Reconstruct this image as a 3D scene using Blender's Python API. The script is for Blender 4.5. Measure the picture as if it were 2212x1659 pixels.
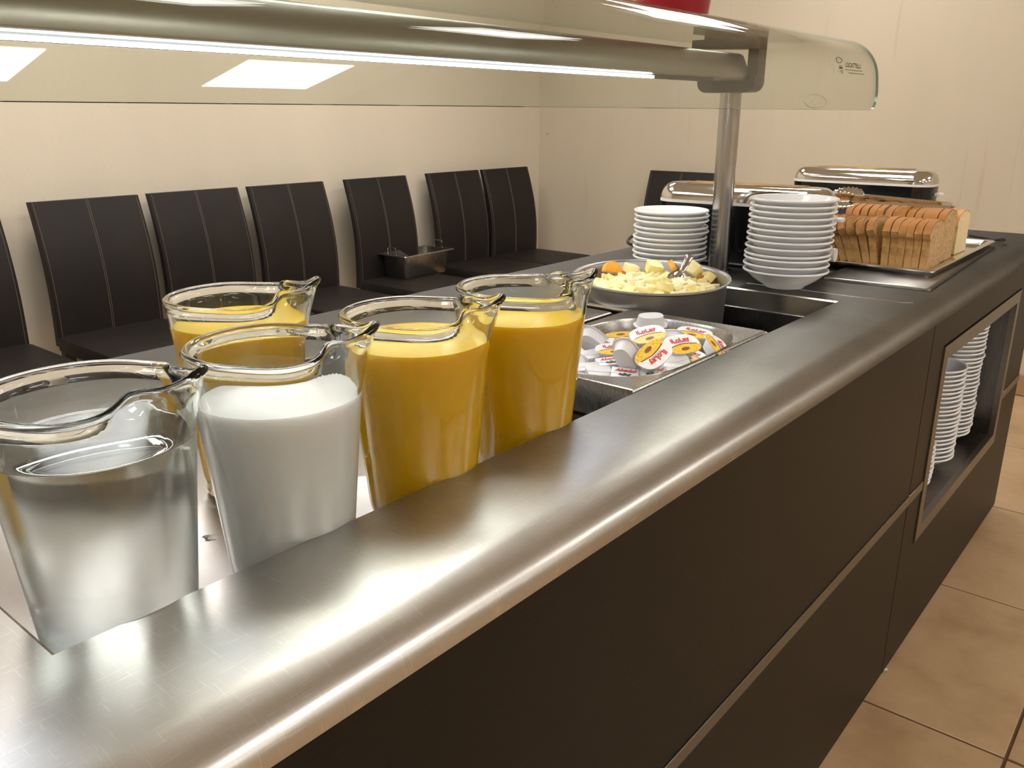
import bpy, bmesh, math, random
from mathutils import Vector, Matrix, Euler, noise
for o in list(bpy.data.objects): bpy.data.objects.remove(o)
S = bpy.context.scene
COL = S.collection
rnd = random.Random(7)
sin, cos, pi, R = math.sin, math.cos, math.pi, math.radians

# ------------------------------------------------------------------ camera, world, exposure, big lights
PITCH, YAW, FPX, EYE = R(17.65), R(39.8), 1833.0, Vector((0, 0, 1.27))
fwd = Vector((cos(YAW)*cos(PITCH), sin(YAW)*cos(PITCH), -sin(PITCH)))
rgt = Vector((sin(YAW), -cos(YAW), 0)); upv = rgt.cross(fwd)
cd = bpy.data.cameras.new('camera'); cam = bpy.data.objects.new('camera', cd); COL.objects.link(cam)
cd.sensor_width = 36; cd.lens = FPX/2212*36; cd.clip_start = .02; cd.clip_end = 60
cam.matrix_world = Matrix(((rgt.x, upv.x, -fwd.x, EYE.x), (rgt.y, upv.y, -fwd.y, EYE.y), (rgt.z, upv.z, -fwd.z, EYE.z), (0, 0, 0, 1)))
S.camera = cam
w = bpy.data.worlds.new('world'); S.world = w; w.use_nodes = True
w.node_tree.nodes['Background'].inputs[0].default_value = (1, .97, .92, 1)
w.node_tree.nodes['Background'].inputs[1].default_value = .25
S.view_settings.view_transform = 'Standard'; S.view_settings.look = 'None'
S.view_settings.exposure = 0.0; S.view_settings.gamma = 1.0
S.view_settings.use_curve_mapping = False
PANEL_STRENGTH, LED_STRENGTH = 13.0, 58.0
S.cycles.use_denoising = True
S.cycles.max_bounces = 14; S.cycles.diffuse_bounces = 4; S.cycles.glossy_bounces = 5
S.cycles.transmission_bounces = 12; S.cycles.transparent_max_bounces = 12
S.cycles.sample_clamp_indirect = 20.0; S.cycles.blur_glossy = .6
S.cycles.use_adaptive_sampling = True; S.cycles.adaptive_threshold = .02

# ------------------------------------------------------------------ materials
def srgb(r, g, b):
    f = lambda c: (c/255/12.92 if c/255 <= .04045 else ((c/255+.055)/1.055)**2.4)
    return (f(r), f(g), f(b), 1)
class NT:
    def __init__(s, name):
        s.m = bpy.data.materials.new(name); s.m.use_nodes = True
        s.t = s.m.node_tree; s.b = s.t.nodes['Principled BSDF']; s.out = s.t.nodes['Material Output']
    def n(s, typ, **kw):
        nd = s.t.nodes.new(typ)
        for k, v in kw.items():
            if k.startswith('i_'):
                key = k[2:]; key = int(key) if key.isdigit() else key.replace('_', ' ')
                nd.inputs[key].default_value = v
            else: setattr(nd, k, v)
        return nd
    def l(s, a, b): s.t.links.new(a, b)
    def set(s, **kw):
        for k, v in kw.items(): s.b.inputs[k.replace('_', ' ')].default_value = v
        return s
    def coord(s, scale=(1, 1, 1), kind='Object', rot=(0, 0, 0)):
        c = s.n('ShaderNodeTexCoord'); mp = s.n('ShaderNodeMapping')
        mp.inputs['Scale'].default_value = scale; mp.inputs['Rotation'].default_value = rot
        s.l(c.outputs[kind], mp.inputs[0]); return mp.outputs[0]
    def noise(s, vec, scale, detail=4, rough=.55):
        nd = s.n('ShaderNodeTexNoise', i_Scale=scale, i_Detail=detail, i_Roughness=rough); s.l(vec, nd.inputs['Vector']); return nd.outputs['Fac']
    def ramp(s, fac, stops):
        r = s.n('ShaderNodeValToRGB'); e = r.color_ramp.elements
        while len(e) < len(stops): e.new(.5)
        for k, (p, c) in enumerate(stops): e[k].position = p; e[k].color = c
        s.l(fac, r.inputs[0]); return r.outputs[0]
    def rng(s, fac, a, b, lo=0.0, hi=1.0):
        r = s.n('ShaderNodeMapRange', i_1=lo, i_2=hi, i_3=a, i_4=b); s.l(fac, r.inputs[0]); return r.outputs[0]
    def bump(s, h, strength, dist=.01):
        b = s.n('ShaderNodeBump', i_Strength=strength, i_Distance=dist); s.l(h, b.inputs['Height']); s.l(b.outputs[0], s.b.inputs['Normal'])
    def mix(s, fac, a, b):
        m = s.n('ShaderNodeMix', data_type='RGBA')
        if isinstance(fac, (int, float)): m.inputs[0].default_value = fac
        else: s.l(fac, m.inputs[0])
        for v, i in ((a, 6), (b, 7)):
            if isinstance(v, tuple): m.inputs[i].default_value = v
            else: s.l(v, m.inputs[i])
        return m.outputs[2]
def plain(name, col, rough=.5, metal=0, **kw):
    t = NT(name).set(Base_Color=col, Roughness=rough, Metallic=metal, **kw); return t.m
def steel(name, col, rough, grain=(3, 90, 90), gs=.10, bump=.06, wear=0, edge=1.0):
    t = NT(name).set(Metallic=1.0, Specular_Tint=(edge, edge, edge*.97, 1))
    g = t.noise(t.coord(grain), 9, 3); big = t.noise(t.coord((1, 1, 1)), 6, 4)
    t.l(t.rng(g, rough-gs/2, rough+gs/2, .3, .7), t.b.inputs['Roughness'])
    c2 = tuple(c*.86 for c in col[:3])+(1,)
    cc = t.mix(t.rng(big, 0, 1, .35, .7), col, c2)
    if wear:
        # fine criss-cross scratches
        s1 = t.noise(t.coord((6, 160, 6), rot=(0, 0, R(24))), 5, 2); s2 = t.noise(t.coord((160, 7, 6), rot=(0, 0, R(18))), 5, 2)
        a = t.n('ShaderNodeMath', operation='MAXIMUM'); t.l(s1, a.inputs[0]); t.l(s2, a.inputs[1])
        cc = t.mix(t.rng(a.outputs[0], 0, wear, .61, .72), cc, (.82, .80, .77, 1))
    t.l(cc, t.b.inputs['Base Color'])
    t.bump(g, bump, .002); return t.m
M = {}
M['steel_top'] = steel('steel_top', (.58, .57, .55, 1), .32, (3, 170, 170), .07, .006, .38, .04)
M['steel_tray'] = steel('steel_tray', (.46, .445, .44, 1), .34, (3, 120, 120), .06, .004, .1)
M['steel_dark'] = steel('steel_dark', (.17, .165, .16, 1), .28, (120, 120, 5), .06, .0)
M['steel_pan'] = steel('steel_pan', (.40, .39, .375, 1), .28, (60, 60, 10), .05, .003)
M['steel_beam'] = steel('steel_beam', (.38, .365, .34, 1), .31, (3, 150, 150), .04, .003, .04)
M['steel_post'] = steel('steel_post', (.46, .45, .44, 1), .24, (150, 150, 4), .05, .012)
M['alu_pot'] = steel('alu_pot', (.40, .39, .38, 1), .42, (24, 24, 24), .10, .05)
M['chrome'] = plain('chrome', (.66, .65, .64, 1), .08, 1)
M['bright_edge'] = plain('bright_edge', (.80, .78, .75, 1), .14, 1)
M['trim'] = steel('trim_steel', (.26, .245, .225, 1), .36, (3, 120, 120), .06, .012)
M['bracket'] = plain('bracket_grey', (.050, .049, .046, 1), .42, .35)
t = NT('wenge').set(Roughness=.42, Specular_IOR_Level=.24)
g = t.noise(t.coord((2.2, 30, 130)), 4, 5); t.l(t.ramp(g, [(.3, srgb(11, 9, 6)), (.7, srgb(18, 15, 10))]), t.b.inputs['Base Color'])
t.bump(g, .25, .002); M['wenge'] = t.m
M['black_gap'] = plain('black_gap', (.006, .006, .006, 1), .7)
t = NT('leather').set(Roughness=.5, Specular_IOR_Level=.3)
v = t.n('ShaderNodeTexVoronoi', i_Scale=420.0); t.l(t.coord(), v.inputs['Vector'])
big = t.noise(t.coord(), 5, 3)
t.l(t.ramp(big, [(.3, srgb(26, 22, 20)), (.75, srgb(36, 30, 28))]), t.b.inputs['Base Color'])
t.bump(v.outputs['Distance'], .22, .0012); M['leather'] = t.m
M['thread'] = plain('thread', srgb(104, 92, 80), .7)
M['chair_leg'] = plain('chair_leg', srgb(38, 30, 26), .45)
def wallmat(name, a, b, spots):
    t = NT(name).set(Roughness=.62)
    n1 = t.noise(t.coord((1, 1, .25)), 1.6, 5); n2 = t.noise(t.coord(), 55, 4)
    c = t.ramp(n1, [(.3, a), (.72, b)])
    if spots:
        v = t.n('ShaderNodeTexVoronoi', i_Scale=2.6); t.l(t.coord((1, 1, .8)), v.inputs['Vector'])
        c = t.mix(t.rng(v.outputs['Distance'], 1, 0, .012, .022), c, srgb(112, 98, 80))
        st = t.noise(t.coord((9, 9, .5)), 3, 3); c = t.mix(t.rng(st, 0, .35, .62, .8), c, srgb(165, 146, 120))
    t.l(c, t.b.inputs['Base Color']); t.bump(n2, .35 if not spots else .12, .004); return t.m
M['wall_back'] = wallmat('wall_back_paint', srgb(208, 198, 180), srgb(216, 206, 188), False)
M['wall_end'] = wallmat('wall_end_paint', srgb(193, 182, 162), srgb(202, 191, 171), True)
M['ceiling'] = plain('ceiling_paint', srgb(225, 220, 210), .8)
t = NT('floor_tile').set(Roughness=.35)
oi = t.n('ShaderNodeObjectInfo'); va = t.n('ShaderNodeVectorMath', operation='ADD')
mul = t.n('ShaderNodeMath', operation='MULTIPLY', i_1=37.0); t.l(oi.outputs['Random'], mul.inputs[0])
cb = t.n('ShaderNodeCombineXYZ'); t.l(mul.outputs[0], cb.inputs[0]); t.l(mul.outputs[0], cb.inputs[1])
t.l(t.coord(), va.inputs[0]); t.l(cb.outputs[0], va.inputs[1])
g = t.noise(va.outputs[0], 4.5, 5, .6)
t.l(t.ramp(g, [(.28, srgb(162, 132, 97)), (.5, srgb(185, 155, 118)), (.75, srgb(198, 170, 136))]), t.b.inputs['Base Color']); M['tile'] = t.m
M['grout'] = plain('grout', srgb(96, 66, 44), .9)
M['skirting'] = plain('skirting', srgb(168, 136, 102), .4)
M['ceramic'] = plain('ceramic', (.85, .86, .88, 1), .12)
# thin flat glass of the canopy: clear with a faint green-grey tint and a Fresnel sheen
def thin_glass(name, tint, boost=1.0, rough=.0):
    t = NT(name); t.t.nodes.remove(t.b)
    tr = t.n('ShaderNodeBsdfTransparent'); tr.inputs[0].default_value = tint
    gl = t.n('ShaderNodeBsdfGlossy'); gl.inputs['Roughness'].default_value = rough; gl.inputs[0].default_value = (1, 1, 1, 1)
    # Schlick reflectance of one air-glass surface, the same from either side
    lw = t.n('ShaderNodeLayerWeight', i_Blend=.5); pw = t.n('ShaderNodeMath', operation='POWER', i_1=5.0); t.l(lw.outputs['Facing'], pw.inputs[0])
    ml = t.n('ShaderNodeMath', operation='MULTIPLY_ADD', i_1=.96*boost, i_2=.04*boost)
    t.l(pw.outputs[0], ml.inputs[0]); mx = t.n('ShaderNodeMixShader')
    t.l(ml.outputs[0], mx.inputs[0]); t.l(tr.outputs[0], mx.inputs[1]); t.l(gl.outputs[0], mx.inputs[2]); t.l(mx.outputs[0], t.out.inputs[0]); return t.m
M['canopy'] = thin_glass('canopy_glass', (.90, .92, .89, 1), 1.0)
M['canopy_edge'] = plain('canopy_edge', (.10, .20, .16, 1), .12)
def glass(name, col, ior=1.5, rough=0.0, clear=0):
    t = NT(name); t.t.nodes.remove(t.b)
    g = t.n('ShaderNodeBsdfGlass', i_IOR=ior, i_Roughness=rough); g.inputs[0].default_value = col
    if clear:
        tr = t.n('ShaderNodeBsdfTransparent'); mx = t.n('ShaderNodeMixShader', i_0=clear); tr.inputs[0].default_value = col
        t.l(g.outputs[0], mx.inputs[1]); t.l(tr.outputs[0], mx.inputs[2]); t.l(mx.outputs[0], t.out.inputs[0]); return t
    t.l(g.outputs[0], t.out.inputs[0]); return t
M['jug_glass'] = glass('jug_glass', (.97, .985, .975, 1), 1.5, 0, 0).m
M['water'] = glass('water', (.985, .995, 1, 1), 1.33).m
# jug wall fogged by condensation where the cold water stands behind it
t = glass('jug_glass_fogged', (.97, .985, .98, 1), 1.5)
c = t.n('ShaderNodeTexCoord'); sp = t.n('ShaderNodeSeparateXYZ'); t.l(c.outputs['Object'], sp.inputs[0])
f = t.n('ShaderNodeMapRange', i_1=.195, i_2=.05, i_3=0.0, i_4=.28); t.l(sp.outputs[2], f.inputs[0])
g = [n for n in t.t.nodes if n.type == 'BSDF_GLASS'][0]
f2 = t.n('ShaderNodeMapRange', i_1=.012, i_2=.03, i_3=0.0, i_4=1.0); t.l(sp.outputs[2], f2.inputs[0])
mm = t.n('ShaderNodeMath', operation='MULTIPLY'); t.l(f.outputs[0], mm.inputs[0]); t.l(f2.outputs[0], mm.inputs[1]); t.l(mm.outputs[0], g.inputs['Roughness'])
M['jug_fogged'] = t.m
M['juice'] = NT('juice').set(Base_Color=(1, .61, .006, 1), Roughness=.3, Subsurface_Weight=.6, Subsurface_Radius=(1.0, .55, .12), Subsurface_Scale=.012).m
M['milk'] = NT('milk').set(Base_Color=(.98, .975, .93, 1), Roughness=.35, Subsurface_Weight=1.0, Subsurface_Radius=(1.0, .9, .8), Subsurface_Scale=.010).m
M['foam'] = plain('foam', (.93, .93, .92, 1), .5)
M['led'] = NT('led').set(Base_Color=(0, 0, 0, 1), Emission_Color=(.80, .86, 1, 1), Emission_Strength=LED_STRENGTH).m
M['panel'] = NT('light_panel').set(Base_Color=(.8, .8, .8, 1), Emission_Color=(1, .965, .91, 1), Emission_Strength=PANEL_STRENGTH).m
M['white_plastic'] = plain('white_plastic', (.80, .79, .77, 1), .35)
M['black_gloss'] = plain('black_gloss', (.008, .008, .010, 1), .10)
M['slot'] = plain('slot', srgb(150, 120, 70), .35, .8)
M['rubber'] = plain('rubber', (.015, .015, .015, 1), .6)
M['red'] = NT('red_lacquer').set(Base_Color=(.42, .012, .03, 1), Roughness=.12, Transmission_Weight=.25).m
M['green'] = plain('leaf_green', srgb(48, 74, 28), .4)
M['print_black'] = plain('print_black', (.02, .02, .02, 1), .5)
M['mark_pale'] = plain('mark_pale', srgb(206, 194, 170), .6)
M['print_grey'] = plain('print_grey', srgb(120, 112, 98), .5)
M['print_red'] = plain('print_red', srgb(214, 44, 48), .5)
M['print_green'] = plain('print_green', srgb(36, 84, 62), .5)
M['print_blue'] = plain('print_blue', srgb(62, 78, 150), .5)
M['caramel'] = plain('caramel', srgb(132, 82, 44), .4)
M['tub'] = plain('tub_plastic', (.80, .80, .83, 1), .35, 0)
M['foil_white'] = plain('foil_white', (.86, .86, .86, 1), .28)
t = NT('foil_yellow').set(Roughness=.3); g = t.noise(t.coord(), 260, 3)
t.l(t.ramp(g, [(.35, srgb(226, 172, 40)), (.65, srgb(250, 214, 96))]), t.b.inputs['Base Color']); M['foil_yellow'] = t.m
M['wrap'] = plain('butter_wrap', (.84, .84, .86, 1), .30)
def fruitmat(name, a, b):
    t = NT(name).set(Roughness=.28); g = t.noise(t.coord(), 60, 3)
    t.l(t.ramp(g, [(.3, a), (.7, b)]), t.b.inputs['Base Color']); t.bump(g, .2, .002); return t.m
M['apple'] = fruitmat('apple_flesh', srgb(252, 238, 172), srgb(255, 248, 212))
M['melon'] = fruitmat('melon_flesh', srgb(252, 232, 140), srgb(255, 244, 184))
M['orange'] = fruitmat('orange_flesh', srgb(240, 160, 40), srgb(250, 190, 70))
M['skin'] = plain('fruit_skin', srgb(196, 92, 50), .35)
M['syrup'] = plain('syrup', srgb(226, 190, 84), .15)
def crustmat(name, side, dark, top, crumb=False):
    t = NT(name).set(Roughness=.75); g = t.noise(t.coord(), 46, 5); g2 = t.noise(t.coord(), 190, 4)
    c = t.n('ShaderNodeTexCoord'); sp = t.n('ShaderNodeSeparateXYZ'); t.l(c.outputs['Object'], sp.inputs[0])
    base = t.ramp(g, [(.3, dark), (.65, side)])
    base = t.mix(t.rng(sp.outputs[2], 0, 1, .080, .098), base, top)
    base = t.mix(t.rng(g2, 0, .65, .58, .72), base, dark)
    t.l(base, t.b.inputs['Base Color']); t.bump(g2, .5, .003); return t.m
M['crust'] = crustmat('crust', srgb(206, 164, 106), srgb(160, 115, 63), srgb(174, 118, 58))
M['crust_white'] = crustmat('crust_white', srgb(232, 205, 150), srgb(206, 168, 110), srgb(206, 156, 90))
def crumbmat(name, a, b):
    t = NT(name).set(Roughness=.9); g = t.noise(t.coord(), 150, 5, .7); t.l(t.ramp(g, [(.32, a), (.55, b)]), t.b.inputs['Base Color']); t.bump(g, .5, .003); return t.m
M['crumb'] = crumbmat('crumb', srgb(158, 122, 80), srgb(208, 178, 132))
M['crumb_white'] = crumbmat('crumb_white', srgb(226, 204, 158), srgb(238, 222, 182))

# ------------------------------------------------------------------ mesh helpers
class MB:
    def __init__(s): s.v = []; s.f = []; s.mi = []
    def add(s, vs, fs, mi=0):
        o = len(s.v); s.v += [tuple(v) for v in vs]
        for f in fs: s.f.append(tuple(i+o for i in f)); s.mi.append(mi)
        return s
    def box(s, x0, x1, y0, y1, z0, z1, mi=0, bev=0, seg=2):
        if bev:
            bm = bmesh.new(); bmesh.ops.create_cube(bm, size=1)
            for v in bm.verts: v.co = Vector((x0+(v.co.x+.5)*(x1-x0), y0+(v.co.y+.5)*(y1-y0), z0+(v.co.z+.5)*(z1-z0)))
            bmesh.ops.bevel(bm, geom=bm.edges[:], offset=bev, segments=seg, affect='EDGES', profile=.5)
            bm.verts.index_update(); s.add([v.co.copy() for v in bm.verts], [[v.index for v in f.verts] for f in bm.faces], mi); bm.free(); return s
        v = [(x, y, z) for z in (z0, z1) for y in (y0, y1) for x in (x0, x1)]
        return s.add(v, [(0, 2, 3, 1), (4, 5, 7, 6), (0, 1, 5, 4), (2, 6, 7, 3), (0, 4, 6, 2), (1, 3, 7, 5)], mi)
    def lathe(s, prof, n=48, mi=0, c=(0, 0, 0), mis=None):
        o = len(s.v); idx = []
        for r, z in prof:
            if r < 1e-6: s.v.append((c[0], c[1], c[2]+z)); idx.append([len(s.v)-1]*n)
            else:
                b = len(s.v)
                for k in range(n): a = 2*pi*k/n; s.v.append((c[0]+r*cos(a), c[1]+r*sin(a), c[2]+z))
                idx.append([b+k for k in range(n)])
        for j in range(len(prof)-1):
            A, B = idx[j], idx[j+1]
            for k in range(n):
                k2 = (k+1) % n; f = [A[k], A[k2], B[k2], B[k]]; g = []
                for i in f:
                    if i not in g: g.append(i)
                if len(g) > 2: s.f.append(tuple(g)); s.mi.append(mis[j] if mis else mi)
        return s
    def tube(s, pts, r, n=8, mi=0, closed=False):
        pts = [Vector(p) for p in pts]; N = len(pts); rings = []; up = Vector((.13, .21, .97))
        for i, p in enumerate(pts):
            d = (pts[(i+1) % N]-pts[i-1]) if closed else (pts[min(i+1, N-1)]-pts[max(i-1, 0)])
            d.normalize(); u = d.cross(up)
            if u.length < .05: u = d.cross(Vector((1, 0, 0)))
            u.normalize(); w = d.cross(u); b = len(s.v); rr = r[i] if isinstance(r, (list, tuple)) else r
            for k in range(n): a = 2*pi*k/n; s.v.append(tuple(p+u*rr*cos(a)+w*rr*sin(a)))
            rings.append(b)
        for i in range(N if closed else N-1):
            A, B = rings[i], rings[(i+1) % N]
            for k in range(n): s.f.append((A+k, A+(k+1) % n, B+(k+1) % n, B+k)); s.mi.append(mi)
        if not closed:
            s.f.append(tuple(rings[0]+k for k in range(n))[::-1]); s.mi.append(mi)
            s.f.append(tuple(rings[-1]+k for k in range(n))); s.mi.append(mi)
        return s
    def grid(s, fn, nu, nv, mi=0, close_u=False):
        o = len(s.v); mu = nu if close_u else nu+1
        for j in range(nv+1):
            for i in range(mu): s.v.append(tuple(fn(i/nu, j/nv)))
        for j in range(nv):
            for i in range(nu):
                i2 = (i+1) % mu; s.f.append((o+j*mu+i, o+j*mu+i2, o+(j+1)*mu+i2, o+(j+1)*mu+i)); s.mi.append(mi)
        return s
    def loft(s, loops, mi=0, cap0=True, cap1=True, mis=None):
        o = len(s.v); n = len(loops[0])
        for L in loops: s.v += [tuple(p) for p in L]
        for j in range(len(loops)-1):
            for k in range(n):
                s.f.append((o+j*n+k, o+j*n+(k+1) % n, o+(j+1)*n+(k+1) % n, o+(j+1)*n+k)); s.mi.append(mis[j] if mis else mi)
        if cap0: s.f.append(tuple(o+k for k in range(n))[::-1]); s.mi.append(mis[0] if mis else mi)
        if cap1: s.f.append(tuple(o+(len(loops)-1)*n+k for k in range(n))); s.mi.append(mis[-1] if mis else mi)
        return s
    def mesh(s, name, mats, sharp=38):
        me = bpy.data.meshes.new(name); me.from_pydata(s.v, [], s.f)
        for m in (mats if isinstance(mats, (list, tuple)) else [mats]): me.materials.append(M[m] if isinstance(m, str) else m)
        me.polygons.foreach_set('material_index', s.mi)
        bm = bmesh.new(); bm.from_mesh(me); bmesh.ops.recalc_face_normals(bm, faces=bm.faces[:]); bm.to_mesh(me); bm.free()
        me.polygons.foreach_set('use_smooth', [True]*len(me.polygons))
        if sharp: me.set_sharp_from_angle(angle=R(sharp))
        me.update(); return me
    def build(s, name, mats, parent=None, sharp=38):
        return put(name, s.mesh(name, mats, sharp), parent)
def put(name, me, parent=None, loc=None, rot=None):
    o = bpy.data.objects.new(name, me); COL.objects.link(o)
    if parent: o.parent = parent
    if loc is not None: o.location = loc
    if rot is not None: o.rotation_euler = rot
    return o
def tag(o, label=None, cat=None, group=None, kind=None):
    if label: o['label'] = label
    if cat: o['category'] = cat
    if group: o['group'] = group
    if kind: o['kind'] = kind
    return o
def thing(name, label, cat, loc=(0, 0, 0), rz=0, group=None):
    o = bpy.data.objects.new(name, None); COL.objects.link(o); o.empty_display_size = .05
    o.location = loc; o.rotation_euler = (0, 0, rz); return tag(o, label, cat, group)
def copy_tree(o, parent=None):
    c = o.copy(); COL.objects.link(c); c.parent = parent
    for ch in list(o.children): copy_tree(ch, c)
    return c
def rrect(x0, x1, y0, y1, r, z, n=6):
    P = []
    for cx, cy, a0 in ((x1-r, y1-r, 0), (x0+r, y1-r, 90), (x0+r, y0+r, 180), (x1-r, y0+r, 270)):
        for k in range(n+1): a = R(a0+90*k/n); P.append((cx+r*cos(a), cy+r*sin(a), z))
    return P
def supell(cx, cy, a, b, e, z, n=28):
    P = []
    for k in range(n):
        t = 2*pi*k/n; c, s_ = cos(t), sin(t)
        P.append((cx+a*math.copysign(abs(c)**(2/e), c), cy+b*math.copysign(abs(s_)**(2/e), s_), z))
    return P
def text_mesh(name, body, size, mat, extrude=.0, bold=0.0, shear=0.0):
    cu = bpy.data.curves.new(name, 'FONT'); cu.body = body; cu.size = size; cu.align_x = 'CENTER'; cu.align_y = 'CENTER'
    cu.extrude = extrude; cu.offset = bold; cu.shear = shear; cu.resolution_u = 3
    o = bpy.data.objects.new(name, cu); COL.objects.link(o); bpy.context.view_layer.update()
    me = bpy.data.meshes.new_from_object(o.evaluated_get(bpy.context.evaluated_depsgraph_get()))
    bpy.data.objects.remove(o); me.materials.clear(); me.materials.append(M[mat]); me.name = name; return me
def at(u, v, z):
    d = fwd+rgt*((u-1106)/FPX)-upv*((v-829.5)/FPX); k = (z-EYE.z)/d.z; return EYE+d*k

# ------------------------------------------------------------------ room
XE, YB, X0, Y0, ZC = 4.473, 3.50, -2.2, -4.6, 2.55
SL = {'floor': 'tan mottled ceramic tile floor with brown grout', 'ceiling': 'plain pale ceiling over the buffet room', 'wall_back': 'cream plaster wall behind the row of leather chairs',
      'wall_right': 'beige wall with small dark marks behind the toasters', 'wall_left': 'cream plaster wall outside the left of the picture', 'wall_front': 'cream plaster wall behind the camera',
      'baseboard_right': 'tan tile skirting along the foot of the beige end wall', 'baseboard_back': 'tan tile skirting along the wall behind the chairs'}
def struct(name, mb, m, parent=None):
    o = mb.build(name, m, parent)
    if parent is None:
        o['kind'] = 'structure'; o['label'] = SL[name]
    return o
fl = struct('floor', MB().box(X0, XE, Y0, YB, -.05, -.003), 'grout')
TP, G = .652, .006
tm = MB().box(-TP/2+G/2, TP/2-G/2, -TP/2+G/2, TP/2-G/2, -.012, 0, 0, .0015, 1).mesh('tile', 'tile')
tx0 = 1.757-TP*6; ty0 = .136-TP*7
cache = {}
for i in range(12):
    for j in range(13):
        xa, xb = max(tx0+i*TP, X0), min(tx0+(i+1)*TP, XE); ya, yb = max(ty0+j*TP, Y0), min(ty0+(j+1)*TP, YB)
        if xb-xa < .03 or yb-ya < .03: continue
        if xb-xa > TP-.001 and yb-ya > TP-.001: me = tm
        else:
            key = (round(xb-xa, 3), round(yb-ya, 3))
            if key not in cache:
                hx, hy = (xb-xa-G)/2, (yb-ya-G)/2; cache[key] = MB().box(-hx, hx, -hy, hy, -.012, 0, 0, .0015, 1).mesh('tile', 'tile')
            me = cache[key]
        put('tile', me, fl, ((xa+xb)/2, (ya+yb)/2, 0))
struct('ceiling', MB().box(X0, XE, Y0, YB, ZC, ZC+.06), 'ceiling')
struct('wall_back', MB().box(X0, XE+.1, YB, YB+.1, -.05, ZC+.06), 'wall_back')
struct('wall_right', MB().box(XE, XE+.1, Y0, YB, -.05, ZC+.06), 'wall_end')
struct('wall_left', MB().box(X0-.1, X0, Y0, YB, -.05, ZC+.06), 'wall_back')
struct('wall_front', MB().box(X0-.1, XE+.1, Y0-.1, Y0, -.05, ZC+.06), 'wall_back')
bb = struct('baseboard_right', MB().box(XE-.004, XE, Y0, YB, 0, .100), 'grout')
n = 0; y = YB
while y > Y0+.1:
    ya = max(y-TP, Y0); MB().box(XE-.013, XE-.003, ya+.002, y-.002, .002, .102, 0, .002, 1).build('tile', 'skirting', bb); y = ya
bk = struct('baseboard_back', MB().box(X0, XE-.014, YB-.004, YB, 0, .100), 'grout')
x = XE-.016
while x > X0+.1:
    xa = max(x-TP, X0); MB().box(xa+.002, x-.002, YB-.013, YB-.003, .002, .102, 0, .002, 1).build('tile', 'skirting', bk); x = xa

# ceiling light panels (two mirror in the canopy glass, two in the worktop; other, unseen ones added for lighting)
GX, GY = (-.38, 1.57, 3.52), (-3.40, -1.40, 1.35, 2.62)
for j, gy in enumerate(GY):
    for i, gx in enumerate(GX if j < 3 else (-.45, 1.20, 2.85)):
        c = thing('ceiling_light', 'rectangular ceiling light panel, %s from end wall, %s row from chairs' % (('third', 'second', 'first')[i], ('fourth', 'third', 'second', 'first')[j]), 'lamp', (gx, gy, ZC), 0, 'ceiling light panels')
        MB().loft([rrect(-.42, .42, -.295, .295, .004, -.012, 1), rrect(-.42, .42, -.295, .295, .004, 0, 1)]).build('frame', 'white_plastic', c)
        MB().loft([rrect(-.40, .40, -.275, .275, .003, -.016, 1), rrect(-.40, .40, -.275, .275, .003, -.0125, 1)]).build('diffuser', 'panel', c)

# ------------------------------------------------------------------ buffet: cabinets and worktop
ZT, YF = .908, .418
CX0, CXM, CX1 = -.75, 1.86, 3.05
WX0, WX1, WY0, WY1, ZW = .185, 1.722, .574, 1.085, .800
ca = thing('buffet_cabinet', 'long dark brown cabinet front under the near part of the steel worktop', 'cabinet', (0, 0, 0))
MB().box(CX0, CXM-.003, YF+.018, 1.27, .02, .795).box(CX0, CXM-.003, YF+.018, YF+.10, .795, .872).build('carcass', 'black_gap', ca)
MB().box(CX0, CXM-.0015, YF, YF+.0175, .474, .880, 0, .001, 1).build('front_panel', 'wenge', ca)
MB().box(CX0, CXM-.0015, YF, YF+.0175, .014, .450, 0, .001, 1).build('front_panel', 'wenge', ca)
MB().box(CX0, CXM-.0015, YF-.0025, YF+.017, .4505, .4735, 0, .001, 1).build('trim_strip', 'trim', ca)
NX0, NX1, NZ0, NZ1 = 1.965, 2.800, .312, .792
cb_ = thing('plate_cabinet', 'dark brown cabinet with steel framed niche full of white plates', 'cabinet', (0, 0, 0))
p = MB()
p.box(CXM+.0015, NX0, YF, YF+.0175, .014, .450).box(CXM+.0015, NX0, YF, YF+.0175, .474, .880)
p.box(NX1, CX1, YF, YF+.0175, .014, .450).box(NX1, CX1, YF, YF+.0175, .474, .880)
p.box(NX0, NX1, YF, YF+.0175, .014, NZ0).box(NX0, NX1, YF, YF+.0175, NZ1, .880)
p.build('front_panel', 'wenge', cb_)
MB().box(CXM+.0015, NX0-.001, YF-.0025, YF+.017, .4505, .4735, 0, .001, 1).build('trim_strip', 'trim', cb_)
MB().box(NX1+.001, CX1, YF-.0025, YF+.017, .4505, .4735, 0, .001, 1).build('trim_strip', 'trim', cb_)
MB().box(CX1-.02, CX1, YF+.018, 1.27, .014, .872).build('side_panel', 'wenge', cb_)
MB().box(CXM+.003, CX1-.021, 1.25, 1.27, .02, .872).box(CXM+.003, CX1-.021, YF+.02, 1.249, .02, .06).build('carcass', 'black_gap', cb_)
B = .034
def ring(x0, x1, z0, z1, b, y0, y1):
    m = MB(); o = [(x0, z0), (x1, z0), (x1, z1), (x0, z1)]; i = [(x0+b, z0+b), (x1-b, z0+b), (x1-b, z1-b), (x0+b, z1-b)]
    V = [(x, y0, z) for x, z in o]+[(x, y0, z) for x, z in i]+[(x, y1, z) for x, z in o]+[(x, y1, z) for x, z in i]
    F = []
    for k in range(4):
        k2 = (k+1) % 4; F += [(k, k2, k2+4, k+4), (k+8, k2+8, k2+12, k+12), (k, k2, k2+8, k+8), (k+4, k2+4, k2+12, k+12)]
    return m.add(V, F)
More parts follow.
